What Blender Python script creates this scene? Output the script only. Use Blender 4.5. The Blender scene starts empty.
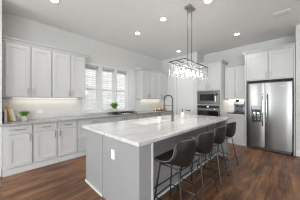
import bpy, bmesh, math, random
from mathutils import Vector, Matrix
random.seed(7)
S = bpy.context.scene
C = S.collection
PI = math.pi

# ------------------------------------------------------------------ camera
A = math.atan(140 / 144)
F = Vector((math.cos(A), math.sin(A), 0)); Rt = Vector((math.sin(A), -math.cos(A), 0))
cam_d = bpy.data.cameras.new('camera')
cam = bpy.data.objects.new('camera', cam_d); C.objects.link(cam)
cam_d.sensor_width = 36; cam_d.lens = 36 * 144 / 300; cam_d.clip_start = 0.05
cam_d.shift_y = 0.5 / 300
cam.location = (0, 0, 1.34)
M3 = Matrix((Rt, Vector((0, 0, 1)), -F)).transposed()
cam.rotation_euler = M3.to_euler()
S.camera = cam
S.view_settings.view_transform = 'Standard'; S.view_settings.look = 'None'
S.view_settings.gamma = 1; S.view_settings.use_curve_mapping = False
S.view_settings.exposure = 0.33
S.cycles.transparent_max_bounces = 32
S.cycles.filter_width = 1.2
# ------------------------------------------------------------------ world and added fill lamps
w = bpy.data.worlds.new('sky'); S.world = w; w.use_nodes = True
bg = w.node_tree.nodes['Background']; bg.inputs[0].default_value = (0.95, 0.975, 1, 1); bg.inputs[1].default_value = 1.6

def area(name, loc, rot, sx, sy, power, col=(1, 1, 1)):
    l = bpy.data.lights.new(name, 'AREA'); l.shape = 'RECTANGLE'; l.size = sx; l.size_y = sy
    l.energy = power; l.color = col
    o = bpy.data.objects.new(name, l); C.objects.link(o); o.location = loc; o.rotation_euler = rot
    return o
# added area lamps standing in for daylight at assumed openings behind the camera
DAY = (.91, .98, 1)
area('daylight_fill_rear', (-4.4, -2.6, 1.6), (0, -PI / 2, 0), 2.3, 3.4, 68, DAY)
area('daylight_fill_rear', (-4.4, 2.5, 1.6), (0, -PI / 2, 0), 2.3, 1.8, 38, DAY)
area('daylight_fill_side', (-2.2, -4.4, 1.6), (PI / 2, 0, 0), 2.3, 2.3, 26, DAY)
# added fill lamps, tilted upward to brighten the ceiling
area('ceiling_fill_rear', (-4.35, -2.6, .75), (0, -PI * .72, 0), 1.2, 3.4, 95, DAY)
area('ceiling_fill_rear', (-4.35, 2.5, .75), (0, -PI * .72, 0), 1.2, 1.8, 60, DAY)
area('ceiling_fill_side', (-2.2, -4.35, .75), (PI * .72, 0, 0), 2.3, 1.2, 40, DAY)

# ------------------------------------------------------------------ helpers
def setp(o, label=None, cat=None, group=None, kind=None):
    if label: o['label'] = label
    if cat: o['category'] = cat
    if group: o['group'] = group
    if kind: o['kind'] = kind
    return o

def thing(name, label, cat, loc=(0, 0, 0), rz=0, group=None):
    o = bpy.data.objects.new(name, None); C.objects.link(o); o.empty_display_size = .1
    o.location = loc; o.rotation_euler = (0, 0, rz)
    return setp(o, label, cat, group)

class MB:
    def __init__(s): s.b = bmesh.new()
    def box(s, x0, x1, y0, y1, z0, z1):
        v = [s.b.verts.new((x, y, z)) for x in (x0, x1) for y in (y0, y1) for z in (z0, z1)]
        for f in ((0, 1, 3, 2), (4, 6, 7, 5), (0, 4, 5, 1), (2, 3, 7, 6), (0, 2, 6, 4), (1, 5, 7, 3)):
            s.b.faces.new([v[i] for i in f])
        return s
    def obox(s, c, half, m):
        v = []
        for x in (-1, 1):
            for y in (-1, 1):
                for z in (-1, 1):
                    v.append(s.b.verts.new(Vector(c) + m @ Vector((x * half[0], y * half[1], z * half[2]))))
        for f in ((0, 1, 3, 2), (4, 6, 7, 5), (0, 4, 5, 1), (2, 3, 7, 6), (0, 2, 6, 4), (1, 5, 7, 3)):
            s.b.faces.new([v[i] for i in f])
        return s
    def prism(s, pts, axis, a, b):
        """outline pts extruded along axis ('x': pts are (y,z); 'y': (x,z); 'z': (x,y))"""
        def mk(p, t):
            return {'x': (t, p[0], p[1]), 'y': (p[0], t, p[1]), 'z': (p[0], p[1], t)}[axis]
        A_ = [s.b.verts.new(mk(p, a)) for p in pts]; B_ = [s.b.verts.new(mk(p, b)) for p in pts]
        n = len(pts)
        for i in range(n): s.b.faces.new((A_[i], A_[(i + 1) % n], B_[(i + 1) % n], B_[i]))
        s.b.faces.new(A_[::-1]); s.b.faces.new(B_)
        return s
    def lathe(s, prof, c=(0, 0, 0), n=20, closed_ends=True):
        rings = []
        for r, z in prof:
            if r < 1e-5: rings.append([s.b.verts.new((c[0], c[1], c[2] + z))])
            else: rings.append([s.b.verts.new((c[0] + r * math.cos(2 * PI * i / n), c[1] + r * math.sin(2 * PI * i / n), c[2] + z)) for i in range(n)])
        for a, b in zip(rings, rings[1:]):
            for i in range(n):
                j = (i + 1) % n
                if len(a) == 1 and len(b) == 1: continue
                if len(a) == 1: s.b.faces.new((a[0], b[j], b[i]))
                elif len(b) == 1: s.b.faces.new((a[i], a[j], b[0]))
                else: s.b.faces.new((a[i], a[j], b[j], b[i]))
        if closed_ends:
            if len(rings[0]) > 1: s.b.faces.new(rings[0][::-1])
            if len(rings[-1]) > 1: s.b.faces.new(rings[-1])
        return s
    def cyl(s, c, r, h, axis='z', n=16):
        s.tube([c, tuple(c[i] + (h if 'xyz'[i] == axis else 0) for i in range(3))], r, n); return s
    def tube(s, pts, r, n=8, closed=False):
        pts = [Vector(p) for p in pts]; N = len(pts)
        rad = r if isinstance(r, (list, tuple)) else [r] * N
        rings = []; up = None
        for i, p in enumerate(pts):
            if closed: d = pts[(i + 1) % N] - pts[i - 1]
            else: d = pts[min(i + 1, N - 1)] - pts[max(i - 1, 0)]
            d.normalize()
            if up is None:
                up = Vector((0, 0, 1)) if abs(d.z) < .9 else Vector((1, 0, 0))
            a = d.cross(up)
            if a.length < 1e-4: a = d.cross(Vector((0, 1, 0)))
            a.normalize(); b = a.cross(d).normalized(); up = b
            rings.append([s.b.verts.new(p + rad[i] * (math.cos(2 * PI * k / n) * a + math.sin(2 * PI * k / n) * b)) for k in range(n)])
        M = N if closed else N - 1
        for i in range(M):
            A_, B_ = rings[i], rings[(i + 1) % N]
            for k in range(n):
                s.b.faces.new((A_[k], A_[(k + 1) % n], B_[(k + 1) % n], B_[k]))
        if not closed:
            s.b.faces.new(rings[0][::-1]); s.b.faces.new(rings[-1])
        return s
    def build(s, name, mat, parent=None, smooth=False, bevel=0, loc=None):
        bmesh.ops.recalc_face_normals(s.b, faces=s.b.faces)
        me = bpy.data.meshes.new(name); s.b.to_mesh(me); s.b.free()
        me.materials.append(mat)
        o = bpy.data.objects.new(name, me); C.objects.link(o)
        if smooth:
            for p in me.polygons: p.use_smooth = True
            try: me.set_sharp_from_angle(angle=math.radians(40))
            except Exception: pass
        if bevel:
            m = o.modifiers.new('bevel', 'BEVEL'); m.width = bevel; m.segments = 2; m.limit_method = 'ANGLE'
        if parent: o.parent = parent
        if loc: o.location = loc
        return o

def struct(name, mb, mat, **k):
    return setp(mb.build(name, mat, **k), kind='structure')

def copy_tree(o, parent=None):
    c = o.copy(); C.objects.link(c)
    if parent: c.parent = parent
    for ch in list(o.children): copy_tree(ch, c)
    return c

# ------------------------------------------------------------------ materials
def mat(name, col, rough=.5, metal=0, **k):
    m = bpy.data.materials.new(name); m.use_nodes = True
    nt = m.node_tree; b = nt.nodes['Principled BSDF']
    b.inputs['Base Color'].default_value = (*col, 1); b.inputs['Roughness'].default_value = rough
    b.inputs['Metallic'].default_value = metal
    for kk, v in k.items(): b.inputs[kk.replace('_', ' ')].default_value = v
    return m
def nodes(m): return m.node_tree.nodes, m.node_tree.links, m.node_tree.nodes['Principled BSDF']
def vary(m, scale=(3, 3, 3), amt=.06, rough_amt=0, bump=0, detail=4):
    """slight natural variation of a surface's own colour"""
    N, L, B = nodes(m)
    tc = N.new('ShaderNodeTexCoord'); mp = N.new('ShaderNodeMapping'); mp.inputs['Scale'].default_value = scale
    nz = N.new('ShaderNodeTexNoise'); nz.inputs['Scale'].default_value = 1; nz.inputs['Detail'].default_value = detail
    L.new(tc.outputs['Object'], mp.inputs[0]); L.new(mp.outputs[0], nz.inputs[0])
    c = B.inputs['Base Color'].default_value[:3]
    r = N.new('ShaderNodeValToRGB')
    r.color_ramp.elements[0].position = .3; r.color_ramp.elements[1].position = .7
    r.color_ramp.elements[0].color = (*[x * (1 - amt) for x in c], 1); r.color_ramp.elements[1].color = (*[min(1, x * (1 + amt)) for x in c], 1)
    L.new(nz.outputs['Fac'], r.inputs[0]); L.new(r.outputs[0], B.inputs['Base Color'])
    if rough_amt:
        mr = N.new('ShaderNodeMapRange'); r0 = B.inputs['Roughness'].default_value
        mr.inputs[3].default_value = r0 - rough_amt; mr.inputs[4].default_value = r0 + rough_amt
        L.new(nz.outputs['Fac'], mr.inputs[0]); L.new(mr.outputs[0], B.inputs['Roughness'])
    if bump:
        bp = N.new('ShaderNodeBump'); bp.inputs['Strength'].default_value = bump; bp.inputs['Distance'].default_value = .01
        L.new(nz.outputs['Fac'], bp.inputs['Height']); L.new(bp.outputs[0], B.inputs['Normal'])
    return m
def emit(name, col, st):
    m = mat(name, (0.9, 0.9, 0.9), .4); N, L, B = nodes(m)
    B.inputs['Emission Color'].default_value = (*col, 1); B.inputs['Emission Strength'].default_value = st
    return m

m_wall = vary(mat('wall_paint', (.68, .68, .665), .85), (9, 9, 9), .02, bump=.008)
m_ceil = vary(mat('ceiling_paint', (.84, .84, .835), .9), (14, 14, 14), .02, bump=.02)
m_trim = vary(mat('white_trim_paint', (.74, .74, .74), .4), amt=.01)
m_cab = vary(mat('white_cabinet_paint', (.585, .585, .583), .42), amt=.012)
m_isl = vary(mat('grey_island_paint', (.32, .32, .325), .45), amt=.02)
m_nick = vary(mat('brushed_nickel', (.42, .41, .39), .34, 1), (60, 60, 4), .05)
m_dark = vary(mat('dark_bronze_metal', (.035, .035, .038), .4, .8), amt=.1)
m_gun = vary(mat('gunmetal', (.12, .125, .135), .4, .9), amt=.08)
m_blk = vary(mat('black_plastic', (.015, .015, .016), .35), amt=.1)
m_glassblk = vary(mat('black_appliance_glass', (.012, .012, .014), .07), amt=.1)
m_white = vary(mat('white_ceramic', (.85, .85, .84), .2), amt=.01)
m_chrome = vary(mat('chrome', (.75, .75, .75), .12, 1), amt=.02)
m_leather = vary(mat('dark_brown_faux_leather', (.012, .0105, .0095), .45), (30, 30, 30), .25, .06, bump=.12)
m_piping = vary(mat('grey_brown_piping', (.16, .145, .13), .5), amt=.08)
m_leg = vary(mat('dark_steel_legs', (.07, .075, .085), .38, .85), amt=.08)
m_leaf = vary(mat('leaf_green', (.13, .33, .04), .45), (40, 40, 40), .5)
m_grass = vary(mat('grass_blade_green', (.17, .34, .035), .5), (50, 50, 50), .5)
m_pot = vary(mat('grey_glazed_pot', (.62, .62, .62), .3), (10, 10, 10), .08)
m_soil = vary(mat('potting_soil', (.05, .035, .025), .95), (80, 80, 80), .5, bump=.4)
m_gold = vary(mat('honey_wood', (.80, .44, .07), .45), (3, 3, 60), .25)
m_cream = vary(mat('cream_paper', (.82, .79, .73), .6), (5, 5, 200), .06)
m_bread = vary(mat('bread_crust', (.85, .52, .18), .7), (22, 22, 22), .45, bump=.4)
m_slate = vary(mat('dark_tray', (.05, .045, .04), .5), (20, 20, 20), .2)
m_glass = mat('clear_glass', (1, 1, 1), .02); nodes(m_glass)[2].inputs['Transmission Weight'].default_value = 1; nodes(m_glass)[2].inputs['IOR'].default_value = 1.45
m_crystal = mat('crystal', (1, 1, 1), .03); nodes(m_crystal)[2].inputs['Transmission Weight'].default_value = .85; nodes(m_crystal)[2].inputs['IOR'].default_value = 1.5
m_plate = vary(mat('white_plastic_plate', (.9, .9, .9), .35), amt=.01)
m_can = emit('downlight_lens', (1, .97, .92), 9)
m_bulb = emit('bulb_glow', (1, .95, .88), 7)
m_strip = emit('led_strip', (1, .9, .76), .8)

def thin_glass(name, tint=(1, 1, 1)):
    m = bpy.data.materials.new(name); m.use_nodes = True; nt = m.node_tree; nt.nodes.clear()
    o = nt.nodes.new('ShaderNodeOutputMaterial'); mx = nt.nodes.new('ShaderNodeMixShader')
    t = nt.nodes.new('ShaderNodeBsdfTransparent'); g = nt.nodes.new('ShaderNodeBsdfGlossy'); g.inputs['Roughness'].default_value = .03
    t.inputs[0].default_value = (*tint, 1)
    fr = nt.nodes.new('ShaderNodeLayerWeight'); fr.inputs[0].default_value = .5
    pw = nt.nodes.new('ShaderNodeMath'); pw.operation = 'POWER'; pw.inputs[1].default_value = 4
    ma = nt.nodes.new('ShaderNodeMath'); ma.operation = 'MULTIPLY_ADD'; ma.inputs[1].default_value = .6; ma.inputs[2].default_value = .03
    nt.links.new(fr.outputs['Facing'], pw.inputs[0]); nt.links.new(pw.outputs[0], ma.inputs[0])
    nt.links.new(ma.outputs[0], mx.inputs[0]); nt.links.new(t.outputs[0], mx.inputs[1]); nt.links.new(g.outputs[0], mx.inputs[2])
    nt.links.new(mx.outputs[0], o.inputs[0]); return m
m_pane = thin_glass('window_pane_glass', (.99, .99, .99))

# stainless steel with vertical brushing
m_steel = mat('stainless_steel', (.28, .276, .272), .3, 1)
N, L, B = nodes(m_steel)
tc = N.new('ShaderNodeTexCoord'); mp = N.new('ShaderNodeMapping'); mp.inputs['Scale'].default_value = (40, 40, .6)
nz = N.new('ShaderNodeTexNoise'); nz.inputs['Scale'].default_value = 1.0; nz.inputs['Detail'].default_value = 3
L.new(tc.outputs['Object'], mp.inputs[0]); L.new(mp.outputs[0], nz.inputs[0])
mr = N.new('ShaderNodeMapRange'); mr.inputs[3].default_value = .24; mr.inputs[4].default_value = .38
L.new(nz.outputs['Fac'], mr.inputs[0]); L.new(mr.outputs[0], B.inputs['Roughness'])
mp2 = N.new('ShaderNodeMapping'); mp2.inputs['Scale'].default_value = (7, 7, .15)
nz2 = N.new('ShaderNodeTexNoise'); nz2.inputs['Scale'].default_value = 1.0; nz2.inputs['Detail'].default_value = 1
L.new(tc.outputs['Object'], mp2.inputs[0]); L.new(mp2.outputs[0], nz2.inputs[0])
bp = N.new('ShaderNodeBump'); bp.inputs['Strength'].default_value = .13; bp.inputs['Distance'].default_value = .02
L.new(nz2.outputs['Fac'], bp.inputs['Height']); L.new(bp.outputs[0], B.inputs['Normal'])

m_steel2 = vary(mat('oven_stainless_steel', (.19, .188, .185), .3, 1), (2, 40, 40), .08)
# hardwood planks running along x
m_floor = mat('hand_scraped_hardwood', (.1, .05, .03), .3)
N, L, B = nodes(m_floor)
tc = N.new('ShaderNodeTexCoord'); br = N.new('ShaderNodeTexBrick')
br.offset = .37; br.offset_frequency = 3
br.inputs['Scale'].default_value = 1; br.inputs['Brick Width'].default_value = 1.25; br.inputs['Row Height'].default_value = .125
br.inputs['Mortar Size'].default_value = .0016; br.inputs['Mortar Smooth'].default_value = .2
br.inputs['Color1'].default_value = (0, 0, 0, 1); br.inputs['Color2'].default_value = (1, 1, 1, 1); br.inputs['Mortar'].default_value = (.5, .5, .5, 1); br.inputs['Bias'].default_value = 0
L.new(tc.outputs['Object'], br.inputs[0])
mp = N.new('ShaderNodeMapping'); mp.inputs['Scale'].default_value = (1.5, 10, 1); L.new(tc.outputs['Object'], mp.inputs[0])
nz = N.new('ShaderNodeTexNoise'); nz.inputs['Scale'].default_value = 1.3; nz.inputs['Detail'].default_value = 8; nz.inputs['Roughness'].default_value = .65; nz.inputs['Distortion'].default_value = .6
L.new(mp.outputs[0], nz.inputs[0])
nb = N.new('ShaderNodeTexNoise'); nb.inputs['Scale'].default_value = 2.2; nb.inputs['Detail'].default_value = 2; L.new(tc.outputs['Object'], nb.inputs[0])
ad = N.new('ShaderNodeMath'); ad.operation = 'MULTIPLY_ADD'; ad.inputs[1].default_value = .20
L.new(br.outputs['Color'], ad.inputs[0]); L.new(nz.outputs['Fac'], ad.inputs[2])
ad2 = N.new('ShaderNodeMath'); ad2.operation = 'MULTIPLY_ADD'; ad2.inputs[1].default_value = .35; L.new(nb.outputs['Fac'], ad2.inputs[0]); L.new(ad.outputs[0], ad2.inputs[2])
rp = N.new('ShaderNodeValToRGB'); e = rp.color_ramp.elements
e[0].position = .50; e[0].color = (.055, .024, .013, 1); e[1].position = 1.15 if False else 1.0; e[1].color = (.36, .18, .085, 1)
x = e.new(.68); x.color = (.12, .050, .022, 1); x = e.new(.82); x.color = (.215, .10, .046, 1)
L.new(ad2.outputs[0], rp.inputs[0])
mx = N.new('ShaderNodeMixRGB'); mx.inputs[2].default_value = (.02, .01, .007, 1)
L.new(br.outputs['Fac'], mx.inputs[0]); L.new(rp.outputs[0], mx.inputs[1]); L.new(mx.outputs[0], B.inputs['Base Color'])
mr = N.new('ShaderNodeMapRange'); mr.inputs[3].default_value = .3; mr.inputs[4].default_value = .5
L.new(nz.outputs['Fac'], mr.inputs[0]); L.new(mr.outputs[0], B.inputs['Roughness'])
bp = N.new('ShaderNodeBump'); bp.inputs['Strength'].default_value = .35; bp.inputs['Distance'].default_value = .004
L.new(ad.outputs[0], bp.inputs['Height']); L.new(bp.outputs[0], B.inputs['Normal'])

# veined stone of the worktops
def stone(name, base, vein, amt, rough, scale):
    m = mat(name, base, rough); N, L, B = nodes(m)
    tc = N.new('ShaderNodeTexCoord'); mp = N.new('ShaderNodeMapping'); mp.inputs['Scale'].default_value = scale
    mp.inputs['Rotation'].default_value = (0, 0, .06)
    L.new(tc.outputs['Object'], mp.inputs[0])
    n1 = N.new('ShaderNodeTexNoise'); n1.inputs['Scale'].default_value = 2.0; n1.inputs['Detail'].default_value = 9; n1.inputs['Roughness'].default_value = .6; n1.inputs['Distortion'].default_value = 1.4
    L.new(mp.outputs[0], n1.inputs[0])
    r = N.new('ShaderNodeValToRGB'); e = r.color_ramp.elements
    e[0].position = .42; e[0].color = (0, 0, 0, 1); e[1].position = .58; e[1].color = (0, 0, 0, 1)
    k = e.new(.50); k.color = (1, 1, 1, 1)
    L.new(n1.outputs['Fac'], r.inputs[0])
    n2 = N.new('ShaderNodeTexNoise'); n2.inputs['Scale'].default_value = 1.2; n2.inputs['Detail'].default_value = 5; L.new(mp.outputs[0], n2.inputs[0])
    r2 = N.new('ShaderNodeValToRGB'); r2.color_ramp.elements[0].position = .4; r2.color_ramp.elements[1].position = .65
    L.new(n2.outputs['Fac'], r2.inputs[0])
    mu = N.new('ShaderNodeMath'); mu.operation = 'MULTIPLY_ADD'; mu.inputs[1].default_value = amt
    mu2 = N.new('ShaderNodeMath'); mu2.operation = 'MULTIPLY'; mu2.inputs[1].default_value = amt * .35
    L.new(r2.outputs[0], mu2.inputs[0]); L.new(r.outputs[0], mu.inputs[0]); L.new(mu2.outputs[0], mu.inputs[2])
    mix = N.new('ShaderNodeMixRGB'); mix.inputs[1].default_value = (*base, 1); mix.inputs[2].default_value = (*vein, 1)
    L.new(mu.outputs[0], mix.inputs[0]); L.new(mix.outputs[0], B.inputs['Base Color'])
    return m
m_quartz = stone('veined_white_quartzite', (.70, .695, .69), (.36, .35, .35), .42, .09, (.45, 5.5, 1))
m_edge = vary(mat('grey_worktop_stone', (.40, .40, .40), .2), (25, 25, 25), .25)
m_count = stone('pale_grey_granite', (.44, .44, .44), (.22, .22, .22), .5, .16, (5, 5, 5))

# backsplash tile: glossy white small tile
def tile_mat(name, rot):
    m = mat(name, (.78, .77, .75), .22); N, L, B = nodes(m)
    tc = N.new('ShaderNodeTexCoord'); mp = N.new('ShaderNodeMapping'); mp.inputs['Rotation'].default_value = rot
    b = N.new('ShaderNodeTexBrick'); b.inputs['Scale'].default_value = 1; b.inputs['Brick Width'].default_value = .10; b.inputs['Row Height'].default_value = .05
    b.inputs['Mortar Size'].default_value = .002
    b.inputs['Color1'].default_value = (.76, .76, .75, 1); b.inputs['Color2'].default_value = (.735, .735, .725, 1); b.inputs['Mortar'].default_value = (.69, .69, .68, 1)
    L.new(tc.outputs['Object'], mp.inputs[0]); L.new(mp.outputs[0], b.inputs[0]); L.new(b.outputs['Color'], B.inputs['Base Color'])
    return m
m_tile = tile_mat('herringbone_tile', (PI / 2, 0, 0))
m_tile2 = tile_mat('herringbone_tile_back', (PI / 2, 0, PI / 2))
# pale brick outside
m_brick = mat('pale_brick', (.6, .6, .58), .9); N, L, B = nodes(m_brick)
tc = N.new('ShaderNodeTexCoord'); mp = N.new('ShaderNodeMapping'); mp.inputs['Rotation'].default_value = (PI / 2, 0, 0)
b = N.new('ShaderNodeTexBrick'); b.inputs['Scale'].default_value = 1; b.inputs['Brick Width'].default_value = .62; b.inputs['Row Height'].default_value = .12; b.inputs['Mortar Size'].default_value = .010
b.inputs['Color1'].default_value = (.80, .80, .77, 1); b.inputs['Color2'].default_value = (.64, .64, .61, 1); b.inputs['Mortar'].default_value = (.36, .36, .34, 1)
L.new(tc.outputs['Object'], mp.inputs[0]); L.new(mp.outputs[0], b.inputs[0]); L.new(b.outputs['Color'], B.inputs['Base Color'])
m_grass_g = vary(mat('outside_paving', (.5, .5, .48), .95), (4, 4, 4), .4)

# ------------------------------------------------------------------ room
CE = 3.16; YW = 4.20; XB = 5.66; WX0, WX1, WZ0, WZ1 = 1.66, 3.27, 1.0, 2.38
X_, Y_ = -4.6, -4.6
struct('floor', MB().box(X_ - .15, XB + .15, Y_ - .15, YW + .15, -.1, 0), m_floor)
struct('ceiling', MB().box(X_ - .15, XB + .15, Y_ - .15, YW + .15, CE, CE + .1), m_ceil)
struct('wall_left', MB().box(0.0, WX0, YW, YW + .15, 0, CE).box(WX1, XB, YW, YW + .15, 0, CE).box(WX0, WX1, YW, YW + .15, 0, WZ0).box(WX0, WX1, YW, YW + .15, WZ1, CE), m_wall)
struct('wall_front_left', MB().box(X_, 0.0, 3.66, YW + .15, 0, CE), m_wall)
struct('wall_back', MB().box(XB, XB + .15, -.10, YW, 0, CE), m_wall)
struct('wall_pantry', MB().box(5.08, XB, 3.44, YW, 0, CE).box(5.08, XB, 2.49, 2.67, 0, CE).box(5.08, XB, 2.67, 3.44, 2.46, CE).box(5.20, XB, 2.67, 3.44, 0, 2.46), m_wall)
struct('wall_right', MB().box(4.97, XB + .15, Y_, -.10, 0, CE), m_wall)
# the rest of the open-plan room, behind the camera, with its big openings
struct('wall_rear', MB().box(X_ - .15, X_, Y_, -4.35, 0, CE).box(X_ - .15, X_, 3.45, 3.66, 0, CE).box(X_ - .15, X_, -.85, 1.55, 0, CE).box(X_ - .15, X_, -4.35, -.85, 0, .35).box(X_ - .15, X_, -4.35, -.85, 2.85, CE).box(X_ - .15, X_, 1.55, 3.45, 0, .35).box(X_ - .15, X_, 1.55, 3.45, 2.85, CE), m_wall)
struct('wall_side', MB().box(X_, -3.4, Y_ - .15, Y_, 0, CE).box(-1.0, 4.97, Y_ - .15, Y_, 0, CE).box(-3.4, -1.0, Y_ - .15, Y_, 0, .35).box(-3.4, -1.0, Y_ - .15, Y_, 2.85, CE), m_wall)
struct('baseboard_left', MB().prism([(3.645, 0), (3.659, 0), (3.659, .14), (3.652, .14), (3.645, .12)], 'x', X_ + .02, -.01), m_trim)
struct('baseboard_right', MB().prism([(4.955, 0), (4.969, 0), (4.969, .14), (4.962, .14), (4.955, .12)], 'y', Y_ + .05, -.10), m_trim)
struct('baseboard_side', MB().box(X_ + .03, 4.93, Y_ + .001, Y_ + .016, 0, .14), m_trim)
# backsplash
tl = thing('tile_backsplash', 'white tile backsplash running along the window wall above the counter', 'backsplash')
MB().box(0.002, 1.545, YW - .009, YW - .001, .921, 1.385).build('tile_panel', m_tile, tl)
MB().box(1.545, 3.48, YW - .009, YW - .001, .921, .968).build('tile_panel', m_tile, tl)
MB().box(3.50, 5.075, YW - .009, YW - .001, .921, 1.385).build('tile_panel', m_tile, tl)
setp(MB().box(XB - .009, XB - .001, .99, 1.60, .921, 1.385).build('tile_backsplash', m_tile2), 'pale tile backsplash behind the coffee machine', 'backsplash')

# outside
struct('ground_outside', MB().box(-8, 14, 4.5, 14, -.35, -.25), m_grass_g)
nb_ = thing('neighbour_house', 'pale brick wall of the neighbouring house seen through the windows', 'building', (4, 8.2, -.25))
MB().box(-8, 8, 0, .3, 0, 6).build('brick_wall', m_brick, nb_)
MB().box(-8, 8, -.35, .3, 6, 6.2).build('eave', m_trim, nb_)

# three windows
def window(n, x0, x1):
    y = YW + .10
    f = MB()
    for a, b_, c, d in ((x0, x0 + .02, WZ0, WZ1), (x1 - .02, x1, WZ0, WZ1), (x0 + .02, x1 - .02, WZ0, WZ0 + .05), (x0 + .02, x1 - .02, WZ1 - .05, WZ1), (x0 + .02, x1 - .02, 1.66, 1.70)):
        f.box(a, b_, y, y + .04, c, d)
    fr = struct('window_%d' % n, f, m_trim)
    MB().box(x0 + .02, x1 - .02, y + .018, y + .022, WZ0 + .05, WZ1 - .05).build('pane', m_pane, fr)
    bl = MB()
    z = WZ1 - .055
    bl.box(x0 + .02, x1 - .02, y - .055, y - .012, WZ1 - .045, WZ1 - .002)
    for k in range(5):
        bl.box(x0 + .022, x1 - .022, y - .056, y - .011, z - .003, z); z -= .0095
    bl.box(x0 + .02, x1 - .02, y - .05, y - .016, z - .022, z - .004)
    setp(bl.build('window_blind', m_trim), ['', 'raised white slat blind in the leftmost window by the upper cabinets', 'raised white slat blind in the middle window', 'raised white slat blind in the window farthest right above the cooktop'][n], 'blind', 'blinds in the three kitchen windows')
    return fr
WIN = ((1.66, 2.055), (2.19, 2.615), (2.72, 3.15))
for i, (a, b_) in enumerate(WIN): window(i + 1, a, b_)
struct('trim_1', MB().box(2.056, 2.189, YW, YW + .14, WZ0, WZ1), m_trim)
struct('trim_2', MB().box(2.616, 2.719, YW, YW + .14, WZ0, WZ1), m_trim)
struct('trim_3', MB().box(3.151, 3.269, YW, YW + .14, WZ0, WZ1), m_trim)
struct('trim_4', MB().box(1.57, 3.50, YW - .022, YW - .001, WZ1 - .005, WZ1 + .065).box(1.56, 3.51, YW - .035, YW - .001, WZ1 + .065, WZ1 + .085), m_trim, bevel=.003)
struct('trim_5', MB().box(3.275, 3.48, YW - .022, YW - .001, WZ0, WZ1 - .006), m_trim, bevel=.003)
struct('trim_6', MB().box(1.57, 1.655, YW - .022, YW - .001, WZ0, WZ1 - .006), m_trim, bevel=.003)
struct('trim_8', MB().box(1.56, 3.50, YW - .045, YW + .09, .97, .999), m_trim, bevel=.003)

# pantry door
dr = struct('door_1', MB().box(5.10, 5.14, 2.735, 3.375, .01, 2.40), m_trim)
d = MB()
def rail(d, x, y0, y1, z0, z1): d.box(x, x + .012, y0, y1, z0, z1)
for (a, b_, c, e_) in ((2.735, 2.835, .01, 2.40), (3.275, 3.375, .01, 2.40), (2.835, 3.275, 2.28, 2.40), (2.835, 3.275, .01, .22), (2.835, 3.275, .98, 1.10)): rail(d, 5.088, a, b_, c, e_)
d.build('door_panel_frame', m_trim, dr)
h = MB(); h.cyl((5.056, 2.79, .95), .026, .03, 'x'); h.tube([(5.05, 2.79, .95), (5.035, 2.79, .95), (5.035, 2.83, .95), (5.035, 2.93, .948)], .011)
hd = h.build('door_handle', m_dark, dr, smooth=True); hd['label'] = 'black lever handle'
struct('trim_7', MB().box(5.062, 5.079, 3.38, 3.47, 0, 2.50).box(5.062, 5.079, 2.645, 2.73, 0, 2.50).box(5.062, 5.079, 2.73, 3.38, 2.41, 2.50), m_trim, bevel=.003)

# ------------------------------------------------------------------ cabinet parts
def shaker(mb, x0, x1, z0, z1, y=0, t=.027, fr=.055, rec=.013):
    """door or drawer front: raised frame, recessed field with a stepped inner bead"""
    mb.box(x0, x1, y + rec, y + t, z0, z1)
    mb.box(x0, x0 + fr, y, y + rec, z0, z1); mb.box(x1 - fr, x1, y, y + rec, z0, z1)
    mb.box(x0 + fr, x1 - fr, y, y + rec, z0, z0 + fr); mb.box(x0 + fr, x1 - fr, y, y + rec, z1 - fr, z1)
    b = .012; i0, i1, j0, j1 = x0 + fr, x1 - fr, z0 + fr, z1 - fr
    if i1 - i0 > .08 and j1 - j0 > .06:
        mb.box(i0, i0 + b, y + .005, y + rec, j0, j1); mb.box(i1 - b, i1, y + .005, y + rec, j0, j1)
        mb.box(i0 + b, i1 - b, y + .005, y + rec, j0, j0 + b); mb.box(i0 + b, i1 - b, y + .005, y + rec, j1 - b, j1)
def pull(parent, x, z, kind, ln=.15, y=0):
    h = MB()
    if kind == 'v':
        h.box(x - .007, x + .007, y - .034, y - .024, z - ln / 2, z + ln / 2)
        for s in (-1, 1): h.box(x - .006, x + .006, y - .024, y - .0005, z + s * (ln / 2 - .02) - .006, z + s * (ln / 2 - .02) + .006)
    else:
        h.box(x - ln / 2, x + ln / 2, y - .034, y - .024, z - .007, z + .007)
        for s in (-1, 1): h.box(x + s * (ln / 2 - .02) - .006, x + s * (ln / 2 - .02) + .006, y - .024, y - .0005, z - .006, z + .006)
    h.build('handle', m_nick, parent, bevel=.002)
def crown_run(mb, x0, x1, d, z, p):
    mb.prism([(d, z), (.02, z), (.012, z + .012), (.012, z + .022), (.02 - p * .55, z + .05), (.02 - p, z + .062), (.02 - p, z + .082), (d, z + .082)], 'x', x0, x1)
def cabinet(name, label, group, loc, rz, w, d, z0, z1, fronts, crown=0, plinth=0, m=None, cat='cabinet', crown_sides=(0, 0)):
    m = m or m_cab
    t = thing(name, label, cat, loc, rz, group)
    MB().box(.001, w - .001, .0275, d, z0, z1).build('body', m, t, bevel=.0015)
    for f in fronts:
        k, x0, x1, a, b_ = f[:5]
        mb = MB(); shaker(mb, x0, x1, a, b_, fr=.06 if k == 'door' else .035)
        o = mb.build('cabinet_door' if k == 'door' else 'drawer', m, t)
        for hh in f[5:]: pull(o, *hh)
    if crown:
        l, r = crown_sides
        mb = MB()
        # stepped crown built up of three courses
        crown_run(mb, -.045 * l, w + .045 * r, d, z1, .045)
        mb.build('crown_moulding', m, t, bevel=.003)
    if plinth:
        MB().box(.001, w - .001, .004, .02, 0, plinth).box(.001, w - .001, -.006, .004, 0, .03).build('plinth', m, t)
    return t

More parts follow.
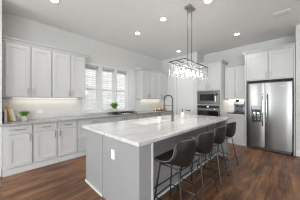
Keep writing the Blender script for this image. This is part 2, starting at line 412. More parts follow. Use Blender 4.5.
# --- base cabinets, window wall (front plane y=3.60)
YF = 3.60; BD = YW - YF - .012
GB = 'white base cabinets along the window wall'
def dd(x0, x1, hx): # drawer above door
    return [('drawer', x0, x1, .735, .865, ((x0 + x1) / 2, .80, 'h', .16)), ('door', x0, x1, .13, .705, (hx, .63, 'v', .14))]
cabinet('base_cabinet', 'white single-door base cabinet farthest left, beneath the leaning books', GB, (.004, YF, 0), 0, .42, BD, 0, .888, dd(.06, .405, .375), plinth=.10)
cabinet('base_cabinet', 'white base cabinet with two doors and two drawers beneath the left upper cabinets', GB, (.426, YF, 0), 0, .82, BD, 0, .888, dd(.02, .395, .365) + dd(.425, .80, .455), plinth=.10)
cabinet('drawer_cabinet', 'white three-drawer base cabinet beside the near left corner of the island', GB, (1.248, YF, 0), 0, .86, BD, 0, .888,
        [('drawer', .02, .84, .735, .865, (.43, .80, 'h', .2)), ('drawer', .02, .84, .44, .705, (.43, .60, 'h', .2)), ('drawer', .02, .84, .13, .41, (.43, .30, 'h', .2))], plinth=.10)
cabinet('base_cabinet', 'white base cabinet directly beneath the cooktop', GB, (2.11, YF, 0), 0, .99, BD, 0, .888,
        [('drawer', .02, .97, .735, .865, (.495, .80, 'h', .2)), ('door', .02, .485, .13, .705, (.45, .63, 'v', .14)), ('door', .505, .97, .13, .705, (.54, .63, 'v', .14))], plinth=.10)
cabinet('base_cabinet', 'white base cabinet just right of the cooktop', GB, (3.102, YF, 0), 0, .60, BD, 0, .888, dd(.02, .58, .06), plinth=.10)
cabinet('base_cabinet', 'white base cabinet between the cooktop and the bread board', GB, (3.704, YF, 0), 0, .60, BD, 0, .888, dd(.02, .58, .06), plinth=.10)
cabinet('base_cabinet', 'white base cabinet farthest right of the window wall, below the bread board', GB, (4.306, YF, 0), 0, .765, BD, 0, .888, dd(.02, .74, .06), plinth=.10)
wt = thing('worktop', 'long pale grey stone worktop on the window wall cabinets', 'countertop')
MB().box(-.035, 5.078, 3.555, 3.659, .889, .92).box(.002, 5.078, 3.659, YW - .0095, .889, .92).build('slab', m_count, wt, bevel=.003)

# --- upper cabinets, window wall (front plane y=3.86)
YU = 3.86; UD = YW - YU - .001
GU = 'white upper cabinets on the window wall'
def ud(x0, x1, hx, z0=1.425, z1=2.445): return ('door', x0, x1, z0, z1, (hx, 1.53, 'v', .13))
cabinet('upper_cabinet', 'white two-door upper cabinet above the books and grassy plant', GU, (.004, YU, 0), 0, .785, UD, 1.40, 2.47, [ud(.045, .40, .37), ud(.43, .77, .46)], crown=1)
cabinet('upper_cabinet', 'white two-door upper cabinet beside the left edge of the window', GU, (.791, YU, 0), 0, .755, UD, 1.40, 2.47, [ud(.015, .37, .34), ud(.40, .735, .43)], crown=1, crown_sides=(0, 1))
cabinet('upper_cabinet', 'white two-door upper cabinet just right of the window', GU, (3.555, YU, 0), 0, .76, UD, 1.40, 2.47, [ud(.02, .365, .33), ud(.39, .745, .42)], crown=1, crown_sides=(1, 0))
cabinet('upper_cabinet', 'white two-door upper cabinet in the corner by the pantry, above the bread board', GU, (4.317, YU, 0), 0, .76, UD, 1.40, 2.47, [ud(.015, .365, .33), ud(.39, .745, .42)], crown=1)
def strip_light(label, x0, x1, y, axis='x', cat='light', power=4):
    if axis == 'x':
        o = MB().box(x0, x1, y, y + .03, 1.385, 1.398).build('under_cabinet_light', m_strip)
        a = area('under_cabinet_lamp', ((x0 + x1) / 2, y + .015, 1.38), (0, 0, 0), x1 - x0, .03, power, (1, .88, .72))
    else:
        o = MB().box(y, y + .03, x0, x1, 1.385, 1.398).build('under_cabinet_light', m_strip)
        a = area('under_cabinet_lamp', (y + .015, (x0 + x1) / 2, 1.38), (0, 0, 0), .03, x1 - x0, power, (1, .88, .72))
    setp(o, label, cat, 'under-cabinet lights')
strip_light('warm strip light under the upper cabinets left of the window', .15, 1.42, 4.10, power=.7)
strip_light('warm strip light under the upper cabinets right of the window', 3.75, 4.95, 4.10, power=.7)
strip_light('warm strip light under the cabinets above the coffee machine', 1.10, 1.55, 5.56, 'y', power=1.5)

# --- back wall (front faces -x, rz=-90: local x runs to -y)
RZ = -PI / 2
# oven tower: z bands, y from 2.48 down to 1.62
TW = .86
tw = thing('oven_tower', 'tall white cabinet tower around the microwave and ovens', 'cabinet', (5.0, 2.482, 0), RZ)
MB().box(.001, .03, .0275, .655, 0, 2.60).box(TW - .03, TW - .001, .0275, .655, 0, 2.60).box(.03, TW - .03, .0275, .655, 1.68, 2.60) \
    .box(.03, TW - .03, .0275, .655, 1.175, 1.20).box(.03, TW - .03, .0275, .655, 0, .44).box(.03, TW - .03, .60, .655, .44, 1.68).build('body', m_cab, tw, bevel=.0015)
for (x0, x1, hx) in ((.02, .42, .38), (.44, .84, .48)):
    mb = MB(); shaker(mb, x0, x1, 1.73, 2.57); o = mb.build('cabinet_door', m_cab, tw); pull(o, hx, 1.84, 'v', .14)
mb = MB(); shaker(mb, .02, .84, .13, .41); o = mb.build('drawer', m_cab, tw); pull(o, .43, .30, 'h', .2)
mb = MB()
crown_run(mb, 0, TW, .655, 2.60, .05); mb.prism([(TW, 2.60), (TW + .01, 2.622), (TW + .03, 2.65), (TW + .05, 2.662), (TW + .05, 2.682), (TW, 2.682)], 'y', -.03, .655)
mb.build('crown_moulding', m_cab, tw, bevel=.003)
MB().box(.001, TW - .001, .004, .02, 0, .10).build('plinth', m_cab, tw)

def appliance(name, label, cat): return thing(name, label, cat, (5.0, 2.482, 0), RZ)
mw = appliance('microwave', 'built-in stainless steel microwave above the wall oven', 'microwave')
MB().box(.034, TW - .034, .02, .55, 1.204, 1.674).build('housing', m_steel2, mw)
MB().box(.05, TW - .05, -.004, .019, 1.215, 1.665).build('trim_frame', m_steel2, mw, bevel=.003)
MB().box(.10, .67, -.022, -.005, 1.27, 1.60).build('oven_door', m_steel2, mw, bevel=.003)
o = MB().box(.15, .655, -.026, -.0225, 1.33, 1.56).build('door_window', m_glassblk, mw); o['label'] = 'dark glass window'
o = MB().box(.68, .78, -.022, -.005, 1.27, 1.60).build('control_panel', m_steel2, mw, bevel=.003)
MB().box(.69, .77, -.025, -.0225, 1.51, 1.57).build('display', m_glassblk, o)
MB().tube([(.70, -.03, 1.29), (.70, -.06, 1.31), (.70, -.06, 1.48), (.70, -.03, 1.50)], .008).build('handle', m_chrome, mw, smooth=True)
ov = appliance('wall_oven', 'built-in stainless wall oven with a dark window, below the microwave', 'oven')
MB().box(.034, TW - .034, .02, .59, .444, 1.17).build('housing', m_steel2, ov)
MB().box(.045, TW - .045, -.004, .019, .45, 1.165).build('trim_frame', m_steel2, ov, bevel=.003)
o = MB().box(.05, TW - .05, -.018, -.005, 1.085, 1.16).build('control_panel', m_glassblk, ov, bevel=.002)
MB().box(.40, .47, -.020, -.0185, 1.105, 1.14).build('display', emit('oven_display', (.7, .85, 1), .6), o)
o = MB().box(.05, TW - .05, -.03, -.005, .47, 1.075).build('oven_door', m_steel2, ov, bevel=.004)
w_ = MB().box(.08, .78, -.034, -.0305, .79, .985).build('door_window', m_glassblk, ov); w_['label'] = 'dark glass window'
MB().tube([(.08, -.032, 1.03), (.08, -.075, 1.03), (.78, -.075, 1.03), (.78, -.032, 1.03)], .013, 10).build('handle', m_chrome, ov, smooth=True)

# coffee corner
cabinet('upper_cabinet', 'white two-door upper cabinet above the coffee machine', None, (5.31, 1.618, 0), RZ, .655, XB - 5.31 - .001, 1.40, 2.44,
        [('door', .02, .32, 1.425, 2.41, (.29, 1.53, 'v', .13)), ('door', .345, .64, 1.425, 2.41, (.375, 1.53, 'v', .13))], crown=1)
cabinet('base_cabinet', 'white base cabinet with one drawer, beneath the coffee machine', None, (5.0, 1.618, 0), RZ, .655, XB - 5.0 - .001, 0, .888,
        [('drawer', .02, .635, .735, .865, (.33, .80, 'h', .16)), ('door', .02, .635, .13, .705, (.06, .63, 'v', .14))], plinth=.10)
setp(MB().box(4.955, XB - .0095, .964, 1.618, .889, .92).build('worktop', m_quartz, bevel=.003), 'short pale worktop under the coffee machine beside the fridge', 'countertop')

# fridge surround: y from .955 to -.098
fs = thing('fridge_surround', 'white cabinet with two doors above the refrigerator and tall side panel', 'cabinet', (4.98, .957, 0), RZ)
FW = 1.05
MB().box(.001, .045, .0, .675, 0, 2.66).build('side_panel', m_cab, fs, bevel=.0015)
MB().box(FW - .028, FW - .001, .0, .675, 0, 2.66).build('side_panel', m_cab, fs, bevel=.0015)
MB().box(.047, FW - .03, .0275, .675, 1.90, 2.66).build('body', m_cab, fs)
for (x0, x1, hx) in ((.05, .53, .495), (.55, 1.018, .585)):
    mb = MB(); shaker(mb, x0, x1, 1.93, 2.63); o = mb.build('cabinet_door', m_cab, fs); pull(o, hx, 2.04, 'v', .14)
mb = MB()
crown_run(mb, 0, FW - .002, .675, 2.661, .05); mb.prism([(0, 2.661), (-.01, 2.683), (-.03, 2.711), (-.045, 2.723), (-.045, 2.743), (0, 2.743)], 'y', -.03, .675)
mb.build('crown_moulding', m_cab, fs, bevel=.003)

# refrigerator
fg = thing('refrigerator', 'stainless steel side-by-side refrigerator with a dispenser in its left door', 'refrigerator', (4.86, .87, 0), RZ)
W = .91
MB().box(.01, W - .01, .075, .72, .03, 1.80).build('cabinet_body', m_gun, fg, bevel=.004)
def cdoor(x0, x1):
    """slightly bowed front"""
    n = 10; pts = [(x1, .07), (x0, .07)]
    for i in range(n + 1):
        u = i / n; pts.append((x0 + (x1 - x0) * u, .004 + .016 * (2 * u - 1) ** 4))
    return pts
l = MB().prism(cdoor(0, .385), 'z', .09, 1.80); ld = l.build('freezer_door', m_steel, fg, smooth=True)
r = MB().prism(cdoor(.395, W), 'z', .09, 1.80); rd = r.build('fridge_door', m_steel, fg, smooth=True)
for x, par in ((.352, ld), (.43, rd)):
    h = MB(); pts = []
    for i in range(13):
        u = i / 12; pts.append((x, -.012 - .05 * math.sin(PI * u) ** .5, .66 + .86 * u))
    h.tube(pts, .014, 10); h.build('handle', m_chrome, par, smooth=True)
dp = MB().box(.095, .315, -.004, .001, .73, 1.19).build('dispenser_frame', m_gun, ld, bevel=.003)
MB().box(.105, .305, -.008, -.0045, 1.09, 1.18).build('control_panel', m_glassblk, dp)
MB().box(.112, .298, -.006, -.0045, .76, 1.08).build('dispenser_recess', m_blk, dp)
o = MB().box(.135, .185, -.014, -.0065, .80, 1.03).box(.225, .275, -.014, -.0065, .80, 1.03).build('dispenser_paddle', m_chrome, dp, bevel=.003)
MB().box(.112, .298, -.03, -.0065, .745, .765).build('drip_shelf', m_chrome, dp)
MB().box(.02, W - .02, .03, .07, .02, .082).build('toe_grille', m_gun, fg)
for x in (.02, W - .12): MB().box(x, x + .10, .02, .12, 1.801, 1.825).build('hinge_cover', m_blk, fg)
bd = MB()
x = .70
for i in range(7): bd.box(x + i * .017, x + i * .017 + .010, -.0035, .0035, 1.69, 1.712)
o = bd.build('badge', m_white, rd); o['label'] = 'small pale maker badge'
for x in (.06, W - .06): MB().cyl((x, .10, 0), .02, .03).build('foot', m_blk, fg)

# ------------------------------------------------------------------ island
IX0, IX1, IY0, IY1 = 1.0, 3.88, 1.32, 2.44
isl = thing('kitchen_island', 'large light grey island with a seating overhang and drawers', 'kitchen island')
MB().box(IX0 + .001, IX1, IY0, IY1, 0, .879).build('body', m_isl, isl, bevel=.002)
MB().box(IX0, IX0 + .17, 1.105, IY0 - .001, 0, .879).build('support_panel', m_isl, isl, bevel=.002)
MB().box(IX1 - .17, IX1, 1.105, IY0 - .001, 0, .879).build('support_panel', m_isl, isl, bevel=.002)
MB().box(IX0 + .158, IX0 + .176, 1.092, 1.104, 0, .879).build('corner_strip', m_trim, isl)  # thin white strip up the edge of the near support panel
MB().box(IX0 - .022, IX0, 1.105, 1.862, 0, .879).build('end_panel', m_isl, isl, bevel=.002)
MB().box(IX0 - .022, IX0, 1.874, IY1, 0, .879).build('end_panel', m_isl, isl, bevel=.002)
MB().box(IX0 - .036, IX0 - .0225, 1.874, IY1 + .01, 0, .03).build('shoe_moulding', m_trim, isl)
MB().box(IX0 + .171, IX1 - .171, IY0 - .012, IY0 - .001, 0, .15).build('baseboard', m_isl, isl)
MB().box(IX0 + .171, IX1 - .171, IY0 - .006, IY0 - .001, .152, .165).build('painted_shadow_line', m_blk, isl)  # black strip stands in for a line of shade above the baseboard
MB().box(IX0 + .171, IX1 - .171, IY0 - .022, IY0 - .0125, 0, .025).build('shoe_moulding', m_trim, isl)
for i in range(1, 5):
    xx = IX0 + .171 + i * (IX1 - IX0 - .342) / 5
    MB().box(xx - .02, xx + .02, IY0 - .008, IY0 - .001, .17, .879).build('panel_batten', m_isl, isl)
for i in range(4):
    a = IX0 + .03 + i * .715
    t0 = MB(); shaker(t0, -.34, .34, .13, .70); o = t0.build('cabinet_door', m_isl, isl); o.rotation_euler = (0, 0, PI); o.location = (a + .36, IY1 + .0215, 0)
    t0 = MB(); shaker(t0, -.34, .34, .735, .86, fr=.035); o = t0.build('drawer', m_isl, isl); o.rotation_euler = (0, 0, PI); o.location = (a + .36, IY1 + .0215, 0)
# top slab with the sink opening
SX0, SX1, SY0, SY1 = 1.72, 2.42, 1.80, 2.22
TX0, TX1, TY0, TY1 = .94, 3.94, 1.07, 2.50
def slab_ring(mb, z0, z1):
    xs = (TX0, SX0, SX1, TX1); ys = (TY0, SY0, SY1, TY1)
    V = {}
    for k, z in enumerate((z0, z1)):
        for i, xx in enumerate(xs):
            for j, yy in enumerate(ys): V[i, j, k] = mb.b.verts.new((xx, yy, z))
    for k in (0, 1):
        for i in range(3):
            for j in range(3):
                if (i, j) != (1, 1): mb.b.faces.new((V[i, j, k], V[i + 1, j, k], V[i + 1, j + 1, k], V[i, j + 1, k]))
    for i in range(3):
        for j in (0, 3): mb.b.faces.new((V[i, j, 0], V[i + 1, j, 0], V[i + 1, j, 1], V[i, j, 1])); mb.b.faces.new((V[j, i, 0], V[j, i + 1, 0], V[j, i + 1, 1], V[j, i, 1]))
    for (p, q) in (((1, 1), (2, 1)), ((2, 1), (2, 2)), ((2, 2), (1, 2)), ((1, 2), (1, 1))):
        mb.b.faces.new((V[p[0], p[1], 0], V[q[0], q[1], 0], V[q[0], q[1], 1], V[p[0], p[1], 1]))
mb = MB(); slab_ring(mb, .88, .92)
top = setp(mb.build('island_worktop', m_quartz, bevel=.004), 'glossy white quartzite slab with grey veins on the island', 'countertop')
sk = MB()
# basin: thin walls, open top. stands within the island top opening
g = .003
sk.box(SX0 + g, SX1 - g, SY0 + g, SY1 - g, .8805, .886)
sk.box(SX0 + g, SX0 + .018, SY0 + g, SY1 - g, .886, .917).box(SX1 - .018, SX1 - g, SY0 + g, SY1 - g, .886, .917)
sk.box(SX0 + .018, SX1 - .018, SY0 + g, SY0 + .018, .886, .917).box(SX0 + .018, SX1 - .018, SY1 - .018, SY1 - g, .886, .917)
sink = thing('kitchen_sink', 'white sink set into the island top beside the tall faucet', 'sink')
sk.build('basin', m_white, sink)
MB().cyl(((SX0 + SX1) / 2, (SY0 + SY1) / 2, .8865), .04, .003).build('drain', m_chrome, sink, smooth=True)

# outlet on the island end
ol = thing('electrical_outlet', 'white electrical outlet on the near end of the island', 'outlet', (IX0 - .022, 1.60, .66), RZ)
MB().box(-.036, .036, -.006, -.0005, -.06, .06).build('cover_plate', m_plate, ol, bevel=.002)
MB().box(-.018, .018, -.009, -.0065, .008, .045).build('socket', m_plate, ol); MB().box(-.018, .018, -.009, -.0065, -.045, -.008).build('socket', m_plate, ol)
for k, (x, lab) in enumerate(((.62, 'white horizontal outlet on the backsplash right of the grassy plant'),)):
    ol = thing('electrical_outlet', lab, 'outlet', (x, YW - .009, 1.08), 0)
    MB().box(-.06, .06, -.006, -.0005, -.036, .036).build('cover_plate', m_plate, ol, bevel=.002)
    MB().box(-.045, -.008, -.009, -.0065, -.018, .018).build('socket', m_plate, ol); MB().box(.008, .045, -.009, -.0065, -.018, .018).build('socket', m_plate, ol)

# faucet (coil-spring pull-down)
fc = thing('kitchen_faucet', 'tall arched steel spring faucet standing on the island', 'faucet', (2.45, 1.735, .92))
MB().lathe([(.028, 0), (.028, .01), (.024, .02), (.022, .16), (.02, .165)], n=16).build('base', m_gun, fc, smooth=True)
ax = Vector((-.55, .84, 0)).normalized()     # the arch leans over the basin
Rr = .085; pts = [Vector((0, 0, .165)), Vector((0, 0, .28)), Vector((0, 0, .44))]
for i in range(1, 13):
    t = PI * i / 12; pts.append(ax * (Rr - Rr * math.cos(t)) + Vector((0, 0, .44 + Rr * 1.05 * math.sin(t))))
pts.append(ax * (2 * Rr) + Vector((0, 0, .36)))
o = MB().tube(pts, .009, 10).build('hose', m_gun, fc, smooth=True)
# spring round the hose
sp = []; tot = 0; seg = []
for a_, b_ in zip(pts, pts[1:]): seg.append((tot, (b_ - a_).length, a_, b_)); tot += (b_ - a_).length
turns = 46; nn = turns * 8
side = ax.cross(Vector((0, 0, 1)))
for i in range(nn + 1):
    s_ = tot * i / nn
    for (t0_, ln_, a_, b_) in seg:
        if s_ <= t0_ + ln_ + 1e-6: break
    d_ = (b_ - a_).normalized(); p_ = a_ + d_ * (s_ - t0_); n_ = side.cross(d_)
    an = 2 * PI * turns * i / nn
    sp.append(p_ + .015 * (math.cos(an) * side + math.sin(an) * n_))
MB().tube(sp, .0034, 4).build('spring', m_gun, fc, smooth=True)
e0 = ax * (2 * Rr)
MB().lathe([(.012, .36), (.017, .33), (.018, .22), (.022, .20), (.02, .19)], c=(e0.x, e0.y, 0), n=14).build('spray_head', m_gun, fc, smooth=True)
MB().tube([Vector((0, 0, .32)), e0 + Vector((0, 0, .32))], .006).build('docking_arm', m_gun, fc, smooth=True)
MB().tube([(.02, -.01, .10), (.055, -.03, .115), (.10, -.055, .15)], .007).build('lever', m_nick, fc, smooth=True)

def soap(label, x, y, s=1):
    t = thing('soap_dispenser', label, 'soap dispenser', (x, y, .92), .6)
    MB().lathe([(.030 * s, 0), (.033 * s, .006), (.033 * s, .10 * s), (.026 * s, .12 * s), (.013 * s, .128 * s)], n=18).build('bottle', m_white, t, smooth=True)
    p = MB().lathe([(.013, .128 * s), (.013, .145 * s), (.005, .147 * s), (.005, .175 * s), (.011, .177 * s), (.011, .187 * s)], n=12)
    p.tube([(0, 0, .182 * s), (-.045, 0, .178 * s)], .005)
    o = p.build('pump', m_dark, t, smooth=True); o['label'] = 'black pump top'
soap('white pump bottle standing left of the faucet on the island', 2.03, 1.735)
soap('white pump bottle standing right of the faucet on the island', 2.99, 1.83, 1.15)

# ------------------------------------------------------------------ bar stools
def make_stool(label):
    t = thing('bar_stool', label, 'stool', (0, 0, 0), 0, 'bar stools along the island')
    nv, nu = 22, 16
    prof = []                                   # (y, z, halfwidth, edge lift, forward wrap)
    for i in range(nv + 1):
        v = i / nv
        if v < .5:
            s = v / .5
            y = .21 - .35 * s; z = .035 - .045 * s - .02 * (1 - s) ** 6
        else:
            s = (v - .5) / .5
            an = min(1, s * 2.0) * math.radians(80)
            y = -.14 - .06 * math.sin(an) - .04 * max(0, s - .45)
            z = -.01 + .05 * (1 - math.cos(an)) + max(0, s - .2) * .31
        hw = .20 + .045 * math.sin(PI * min(1, v * 1.1)) - .055 * max(0, (v - .75) / .25) ** 1.6
        lift = (.01 + .15 * math.exp(-((v - .62) / .24) ** 2)) * (1 if v < .68 else max(0, 1 - (v - .68) / .32))
        wrap = .11 * max(0, (v - .42) / .58) ** .7 if v > .42 else 0
        prof.append((y, z, hw, lift, wrap))
    b = MB(); G = []
    for (y, z, hw, lf, wr) in prof:
        row = []
        for j in range(nu + 1):
            u = 2 * j / nu - 1
            row.append(b.b.verts.new((hw * u, y + wr * abs(u) ** 2.2, 0.635 + z + lf * abs(u) ** 2.6)))
        G.append(row)
    # round the front corners and the top corners
    for i in range(nv):
        for j in range(nu): b.b.faces.new((G[i][j], G[i][j + 1], G[i + 1][j + 1], G[i + 1][j]))
    for j in range(nu + 1):
        u = abs(2 * j / nu - 1)
        G[0][j].co.y -= .05 * u ** 4; G[nv][j].co.z -= .035 * u ** 3; G[nv - 1][j].co.z -= .02 * u ** 3
    RIM = [G[i][0].co.copy() for i in range(1, nv)] + [G[nv][j].co.copy() for j in range(1, nu)] + [G[i][nu].co.copy() for i in range(nv - 1, 0, -1)]
    o = b.build('seat_shell', m_leather, t, smooth=True)
    md = o.modifiers.new('thick', 'SOLIDIFY'); md.thickness = .022; md.offset = 1
    md = o.modifiers.new('round', 'SUBSURF'); md.levels = 1; md.render_levels = 1
    # piping along the rim
    rim = RIM
    o2 = MB().tube(rim, .0055, 6).build('piping', m_piping, o, smooth=True)
    # under-seat frame ring
    MB().tube([(-.13, -.12, .588), (.13, -.12, .588), (.13, .13, .588), (-.13, .13, .588)], .009, 8, closed=True).build('seat_frame', m_leg, t, smooth=True)
    feet = {(-1, -1): (-.20, -.215), (1, -1): (.20, -.215), (-1, 1): (-.19, .20), (1, 1): (.19, .20)}
    for (sx, sy), (fx, fy) in feet.items():
        tx, ty = sx * .13, (-.12 if sy < 0 else .13)
        lg = MB().tube([(tx, ty, .588), (fx, fy, .012)], .0095, 8).build('leg', m_leg, t, smooth=True)
        MB().lathe([(.014, 0), (.014, .016), (.010, .02)], c=(fx, fy, 0), n=10).build('foot_cap', m_blk, lg, smooth=True)
    k = 1 - .19 / .576
    def at(sx, sy, z):
        fx, fy = feet[sx, sy]; tx, ty = sx * .13, (-.12 if sy < 0 else .13); q = (z - .012) / .576
        return (fx + (tx - fx) * q, fy + (ty - fy) * q, z)
    zf = .19
    for p, q in (((-1, -1), (1, -1)), ((1, -1), (1, 1)), ((1, 1), (-1, 1)), ((-1, 1), (-1, -1))):
        MB().tube([at(*p, zf), at(*q, zf)], .008, 8).build('footrest', m_leg, t, smooth=True)
    return t
labs = ['dark brown bucket bar stool nearest the camera, at the near end of the island', 'dark brown bucket bar stool, second from the near end of the island',
        'dark brown bucket bar stool, third from the near end of the island', 'dark brown bucket bar stool farthest along the island, nearest the refrigerator']
st = make_stool(labs[0]); st.location = (1.46, .99, 0); st.rotation_euler.z = math.radians(3)
for i, (x, y, a) in enumerate(((2.01, .99, -2), (2.60, 1.0, 2), (3.22, 1.0, -3))):
    c = copy_tree(st); c.location = (x, y, 0); c.rotation_euler.z = math.radians(a); c['label'] = labs[i + 1]

# ------------------------------------------------------------------ chandelier
ch = thing('chandelier', 'rectangular crystal chandelier on two rods above the island', 'chandelier', (2.57, 1.41, CE))
MB().box(-.105, .105, -.065, .065, -.035, -.001).build('canopy', m_nick, ch, bevel=.004)
ZT, ZB = 2.035 - CE, 1.80 - CE; HX, HY = .46, .165
for x in (-.075, .075): MB().tube([(x, 0, -.035), (x, 0, ZT)], .0075).build('suspension_rod', m_gun, ch, smooth=True)
fr = MB()
for s in (-1, 1):
    fr.box(-HX, HX, s * HY - .005, s * HY + .005, ZT - .006, ZT + .006)
    fr.box(s * HX - .005, s * HX + .005, -HY + .005, HY - .005, ZT - .006, ZT + .006)
fr.box(-HX + .008, HX - .008, -.01, .01, ZT - .006, ZT + .006)
fr.build('frame', m_dark, ch)
for sx in (-1, 1):
    for sy in (-1, 1): MB().box(sx * (HX - .004) - .004, sx * (HX - .004) + .004, sy * (HY - .008) - .004, sy * (HY - .008) + .004, ZB, ZT - .009).build('corner_post', m_chrome, ch)
for s in (-1, 1):
    g_ = MB().box(-HX + .01, HX - .01, s * (HY) - .003, s * HY + .003, ZB, ZT - .009); g_.build('glass_panel', m_pane, ch)
    g_ = MB().box(s * HX - .003, s * HX + .003, -HY + .004, HY - .004, ZB, ZT - .009); g_.build('glass_panel', m_pane, ch)
cr = MB()
for s in (-1, 1):
    for i in range(24):
        x = -HX + .025 + i * (2 * HX - .05) / 23
        for k in range(3):
            z = ZT - .03 - k * .045; cr.lathe([(0, .014), (.006, 0), (0, -.014)], c=(x, s * (HY - .02), z), n=6)
    for i in range(8):
        y = -HY + .035 + i * (2 * HY - .07) / 7
        for k in range(3):
            cr.lathe([(0, .014), (.006, 0), (0, -.014)], c=(s * (HX - .02), y, ZT - .03 - k * .045), n=6)
o = cr.build('crystal_strand', m_crystal, ch); o['kind'] = 'stuff'
for i in range(5):
    for s in (-1, 1):
        x = -.36 + i * .18; y = s * .075
        MB().tube([(x, y, ZT - .008), (x, y, ZT - .09)], .009).build('lamp_holder', m_chrome, ch, smooth=True)
        gl = MB().lathe([(.012, .06), (.035, .05), (.050, .02), (.053, 0), (.048, -.025), (.03, -.045), (0, -.053)], c=(x, y, ZT - .165), n=16, closed_ends=False).build('globe', m_pane, ch, smooth=True)
        MB().lathe([(0, .04), (.010, .038), (.012, .02), (.021, -.005), (.016, -.022), (0, -.028)], c=(x, y, ZT - .16), n=12).build('bulb', m_bulb, gl, smooth=True)
for x in (-.3, 0, .3):
    l = bpy.data.lights.new('chandelier_lamp', 'POINT'); l.energy = 3; l.shadow_soft_size = .12; l.color = (1, .93, .84)
    o = bpy.data.objects.new('chandelier_lamp', l); C.objects.link(o); o.location = (2.57 + x, 1.41, 1.74)

# ------------------------------------------------------------------ recessed ceiling lights, vent
def can(label, x, y):
    t = thing('recessed_light', label, 'ceiling light', (x, y, CE), 0, 'recessed ceiling lights')
    MB().lathe([(.085, -.001), (.085, -.006), (.062, -.010), (.062, -.001)], n=28, closed_ends=False).build('trim_ring', m_trim, t, smooth=True)
    MB().lathe([(.060, -.002), (.060, -.007), (0, -.0075)], n=28).build('lens', m_can, t, smooth=True)
    l = bpy.data.lights.new('recessed_lamp', 'SPOT'); l.energy = 28; l.spot_size = math.radians(150); l.spot_blend = .8; l.shadow_soft_size = .07; l.color = (1, .97, .93)
    o = bpy.data.objects.new('recessed_lamp', l); C.objects.link(o); o.location = (x, y, CE - .02)
can('round recessed light in the ceiling, left of the chandelier canopy', 2.51, 2.03)
can('round recessed light near the window wall, farther left', 2.55, 2.95)
can('round recessed light above the far left corner behind the chandelier', 4.53, 2.94)
can('round recessed light above the refrigerator side of the kitchen', 4.48, 1.04)
can('round recessed light at the top edge, right of the chandelier canopy', 2.62, 1.07)
can('round recessed light at the top left edge above the left cabinets', .66, 3.06)
vt = thing('ceiling_vent', 'small white slotted air vent in the ceiling near the refrigerator', 'vent', (4.06, .13, CE), 0)
MB().box(-.09, .09, -.14, .14, -.008, -.001).build('vent_frame', m_ceil, vt)
v = MB()
for i in range(6): v.box(-.07 + i * .026, -.058 + i * .026, -.12, .12, -.014, -.0085)
v.build('louvre', m_trim, vt)

# ------------------------------------------------------------------ small things on the worktops
Z0 = .9205
# cooktop
ck = thing('cooktop', 'black gas cooktop set on the worktop under the windows', 'cooktop', (2.72, 3.86, Z0))
MB().box(-.42, .42, -.24, .24, 0, .012).build('glass_top', m_blk, ck, bevel=.003)
for x in (-.28, 0, .28):
    for y in (-.1, .12):
        if x == 0 and y < 0: continue
        MB().lathe([(.045, .012), (.045, .022), (.03, .024), (.03, .032), (0, .033)], c=(x, y, 0), n=16).build('burner', m_blk, ck, smooth=True)
for x in (-.27, 0, .27):
    gr = MB(); x0, x1 = x - .125, x + .125
    for y in (-.19, 0, .21): gr.box(x0, x1, y - .005, y + .005, .035, .045)
    for xx in (x0, x, x1): gr.box(xx - .005, xx + .005, -.19, .21, .035, .045)
    for xx in (x0, x1):
        for y in (-.19, .21): gr.box(xx - .006, xx + .006, y - .006, y + .006, .0125, .035)
    gr.build('grate', m_blk, ck)
for i in range(5): MB().lathe([(.018, .012), (.016, .03), (0, .031)], c=(-.16 + i * .08, -.215, 0), n=12).build('knob', m_chrome, ck, smooth=True)

def leaf_plant(name, label, loc, blades, spread, hgt, wdt, matl, pot_r, pot_h, pm, tall=False):
    t = thing(name, label, 'plant', loc)
    MB().lathe([(pot_r * .8, 0), (pot_r, pot_h), (pot_r * .9, pot_h), (pot_r * .88, pot_h * .85)], n=20).build('pot', pm, t, smooth=True)
    MB().lathe([(pot_r * .86, pot_h * .86), (0, pot_h * .9)], n=16).build('soil', m_soil, t)
    b = MB()
    for i in range(blades):
        an = random.uniform(0, 2 * PI); lean = random.uniform(.1, 1) * spread; hh = hgt * random.uniform(.65, 1.05)
        ca, sa = math.cos(an), math.sin(an); r0 = random.uniform(0, pot_r * .6)
        prev = None; ns = 5
        for k in range(ns + 1):
            u = k / ns
            r_ = r0 + lean * u ** 1.6; z = pot_h * .85 + hh * (u - .25 * (lean / spread) * u ** 3)
            wd = wdt * (math.sin(PI * (.12 + .88 * u)) ** .8 if not tall else (1 - u ** 2 * .95))
            wd = max(wd, .0006)
            p = Vector((ca * r_, sa * r_, z)); s_ = Vector((-sa, ca, 0)) * wd; up = Vector((ca, sa, 0)) * wd * .25
            cur = [b.b.verts.new(p - s_), b.b.verts.new(p - up * .6 + Vector((0, 0, -wd * .3))), b.b.verts.new(p + s_)]
            if prev:
                b.b.faces.new((prev[0], prev[1], cur[1], cur[0])); b.b.faces.new((prev[1], prev[2], cur[2], cur[1]))
            prev = cur
    b.build('foliage', matl, t, smooth=True)
    return t
leaf_plant('potted_plant', 'grassy green plant in a small grey pot on the left worktop', (.33, 4.0, Z0), 170, .105, .135, .0085, m_grass, .058, .095, m_pot, tall=True)
leaf_plant('potted_plant', 'broad-leaved green plant in a white pot under the windows behind the cooktop', (2.55, 4.11, .9995), 60, .19, .24, .042, m_leaf, .046, .07, m_white)

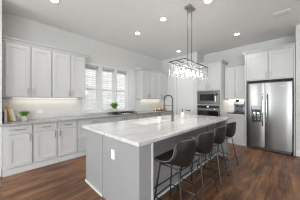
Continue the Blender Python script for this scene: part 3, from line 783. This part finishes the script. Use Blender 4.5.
# leaning books and board by the left wall
def leaning(name, label, cat, x, w_, h_, t_, tilt, mcover, mpage=None, grp=None, y=4.06, edge=None):
    """upright slab leaning left on the wall/its neighbour: thickness along x, width along y"""
    o = thing(name, label, cat, (x, y, Z0), 0, grp); o.rotation_euler = (0, math.radians(tilt), 0)
    if mpage:
        MB().box(0, .003, -w_ / 2, w_ / 2, 0, h_).box(t_ - .003, t_, -w_ / 2, w_ / 2, 0, h_).box(.003, t_ - .003, -w_ / 2, -w_ / 2 + .003, 0, h_).build('cover', mcover, o)
        MB().box(.0035, t_ - .0035, -w_ / 2 + .0035, w_ / 2 - .005, .003, h_ - .003).build('pages', mpage, o)
    else:
        MB().box(0, t_, -w_ / 2, w_ / 2, 0, h_).build('board', mcover, o, bevel=.004)
    return o
m_bk1 = vary(mat('charcoal_book_cloth', (.06, .055, .05), .6), (40, 40, 40), .15)
m_bk2 = vary(mat('white_book_cloth', (.78, .78, .76), .6), (40, 40, 40), .05)
leaning('book', 'thin charcoal book standing against the left wall beside the white book', 'book', .012, .17, .20, .02, 0, m_bk1, m_cream, 'books by the left wall')
leaning('book', 'white book standing left of the honey-coloured wooden board', 'book', .036, .17, .24, .03, 0, m_bk2, m_cream, 'books by the left wall')
leaning('cutting_board', 'honey-coloured wooden board leaning between the two white books', 'cutting board', .130, .16, .32, .03, -13, m_gold)
leaning('book', 'white book leaning on the right side of the honey-coloured board', 'book', .166, .15, .25, .04, -13, m_bk2, m_cream, 'books by the left wall')
gj = thing('glass_jar', 'small clear glass jar between the books and the grassy plant', 'jar', (.242, 4.06, Z0))
MB().lathe([(.022, 0), (.024, .004), (.024, .075), (.017, .09), (.017, .10), (.0155, .10), (.0155, .09), (.022, .074), (.022, .005), (0, .004)], n=18, closed_ends=False).build('jar_body', m_pane, gj, smooth=True)
MB().lathe([(.019, .1005), (.019, .115), (0, .116)], n=18).build('lid', m_chrome, gj, smooth=True)

# bread board
bb = thing('bread_board', 'dark round board under the bread in the far corner of the worktop', 'tray', (4.78, 4.0, Z0))
MB().lathe([(.23, 0), (.245, .006), (.245, .016), (0, .016)], n=32).build('board', m_slate, bb, smooth=True)
def loaf(label, x, y, z, rx, ry, rz_, rot):
    t = MB(); n = 20
    R_ = []
    t.lathe([(0, 0), (.75, .0), (1, .3), (.92, .7), (.55, .95), (0, 1.05)], n=n)
    for v in t.b.verts:
        a = math.atan2(v.co.y, v.co.x); f_ = 1 + .05 * math.sin(5 * a + v.co.z * 3)
        v.co.x *= rx * f_; v.co.y *= ry * f_; v.co.z *= rz_
    o = t.build('bread_loaf', m_bread, smooth=True, loc=(x, y, z)); o.rotation_euler.z = rot
    setp(o, label, 'bread', 'loaves on the dark board')
loaf('golden loaf on the left of the dark board', 4.66, 4.0, Z0 + .0165, .11, .12, .095, .1)
loaf('golden loaf on the right of the dark board, closest to the corner', 4.91, 4.0, Z0 + .0165, .11, .12, .115, -.2)
cp = thing('pepper_mill', 'small white shaker standing left of the bread board', 'shaker', (4.44, 4.0, Z0))
MB().lathe([(.022, 0), (.024, .005), (.019, .05), (.022, .08)], n=16).build('shaker_body', m_white, cp, smooth=True)
MB().lathe([(.022, .0805), (.020, .10), (0, .106)], n=16).build('cap', m_chrome, cp, smooth=True)

# espresso machine
tr = setp(MB().box(5.14, 5.47, .98, 1.50, Z0, Z0 + .014).build('serving_tray', m_slate, bevel=.003), 'flat dark tray under the coffee machine', 'tray')
em = thing('espresso_machine', 'black and steel espresso machine on a dark tray beside the refrigerator', 'coffee machine', (5.20, 1.31, Z0 + .0145), RZ)
MB().box(0, .30, .10, .24, .0, .37).box(0, .30, .0, .10, .27, .37).build('housing', m_gun, em, bevel=.005)
MB().box(0, .30, .0, .099, .0, .05).build('drip_tray', m_blk, em, bevel=.003)
MB().box(.02, .28, .094, .0995, .055, .262).build('front_plate', m_gun, em)
MB().box(.01, .29, -.006, -.0005, .285, .36).build('control_panel', m_steel, em, bevel=.002)
for x in (.06, .24): MB().cyl((x, -.014, .322), .018, .008, 'y').build('dial', m_steel, em, smooth=True)
MB().cyl((.15, -.012, .322), .026, .006, 'y').build('pressure_gauge', m_steel, em, smooth=True)
MB().cyl((.19, .05, .225), .032, .044).build('group_head', m_steel, em, smooth=True)
p = MB().cyl((.19, .05, .195), .034, .028).tube([(.19, .02, .21), (.19, -.06, .20)], .011)
p.build('portafilter', m_blk, em, smooth=True)
MB().cyl((.085, .05, .20), .024, .069).build('grinder_outlet', m_blk, em, smooth=True)
MB().tube([(.275, .03, .268), (.29, .0, .20), (.292, -.01, .10)], .005).build('steam_wand', m_chrome, em, smooth=True)
MB().lathe([(.045, .3705), (.062, .42), (.06, .425), (0, .43)], c=(.08, .15, 0), n=18).build('bean_hopper', m_blk, em, smooth=True)
mk = thing('milk_jug', 'small steel milk jug on the drip tray of the coffee machine', 'jug', (5.25, 1.22, Z0 + .0655))
MB().lathe([(.022, 0), (.028, .01), (.022, .05), (.025, .07), (.022, .07), (0, .01)], n=16, closed_ends=False).build('jug_body', m_steel, mk, smooth=True)
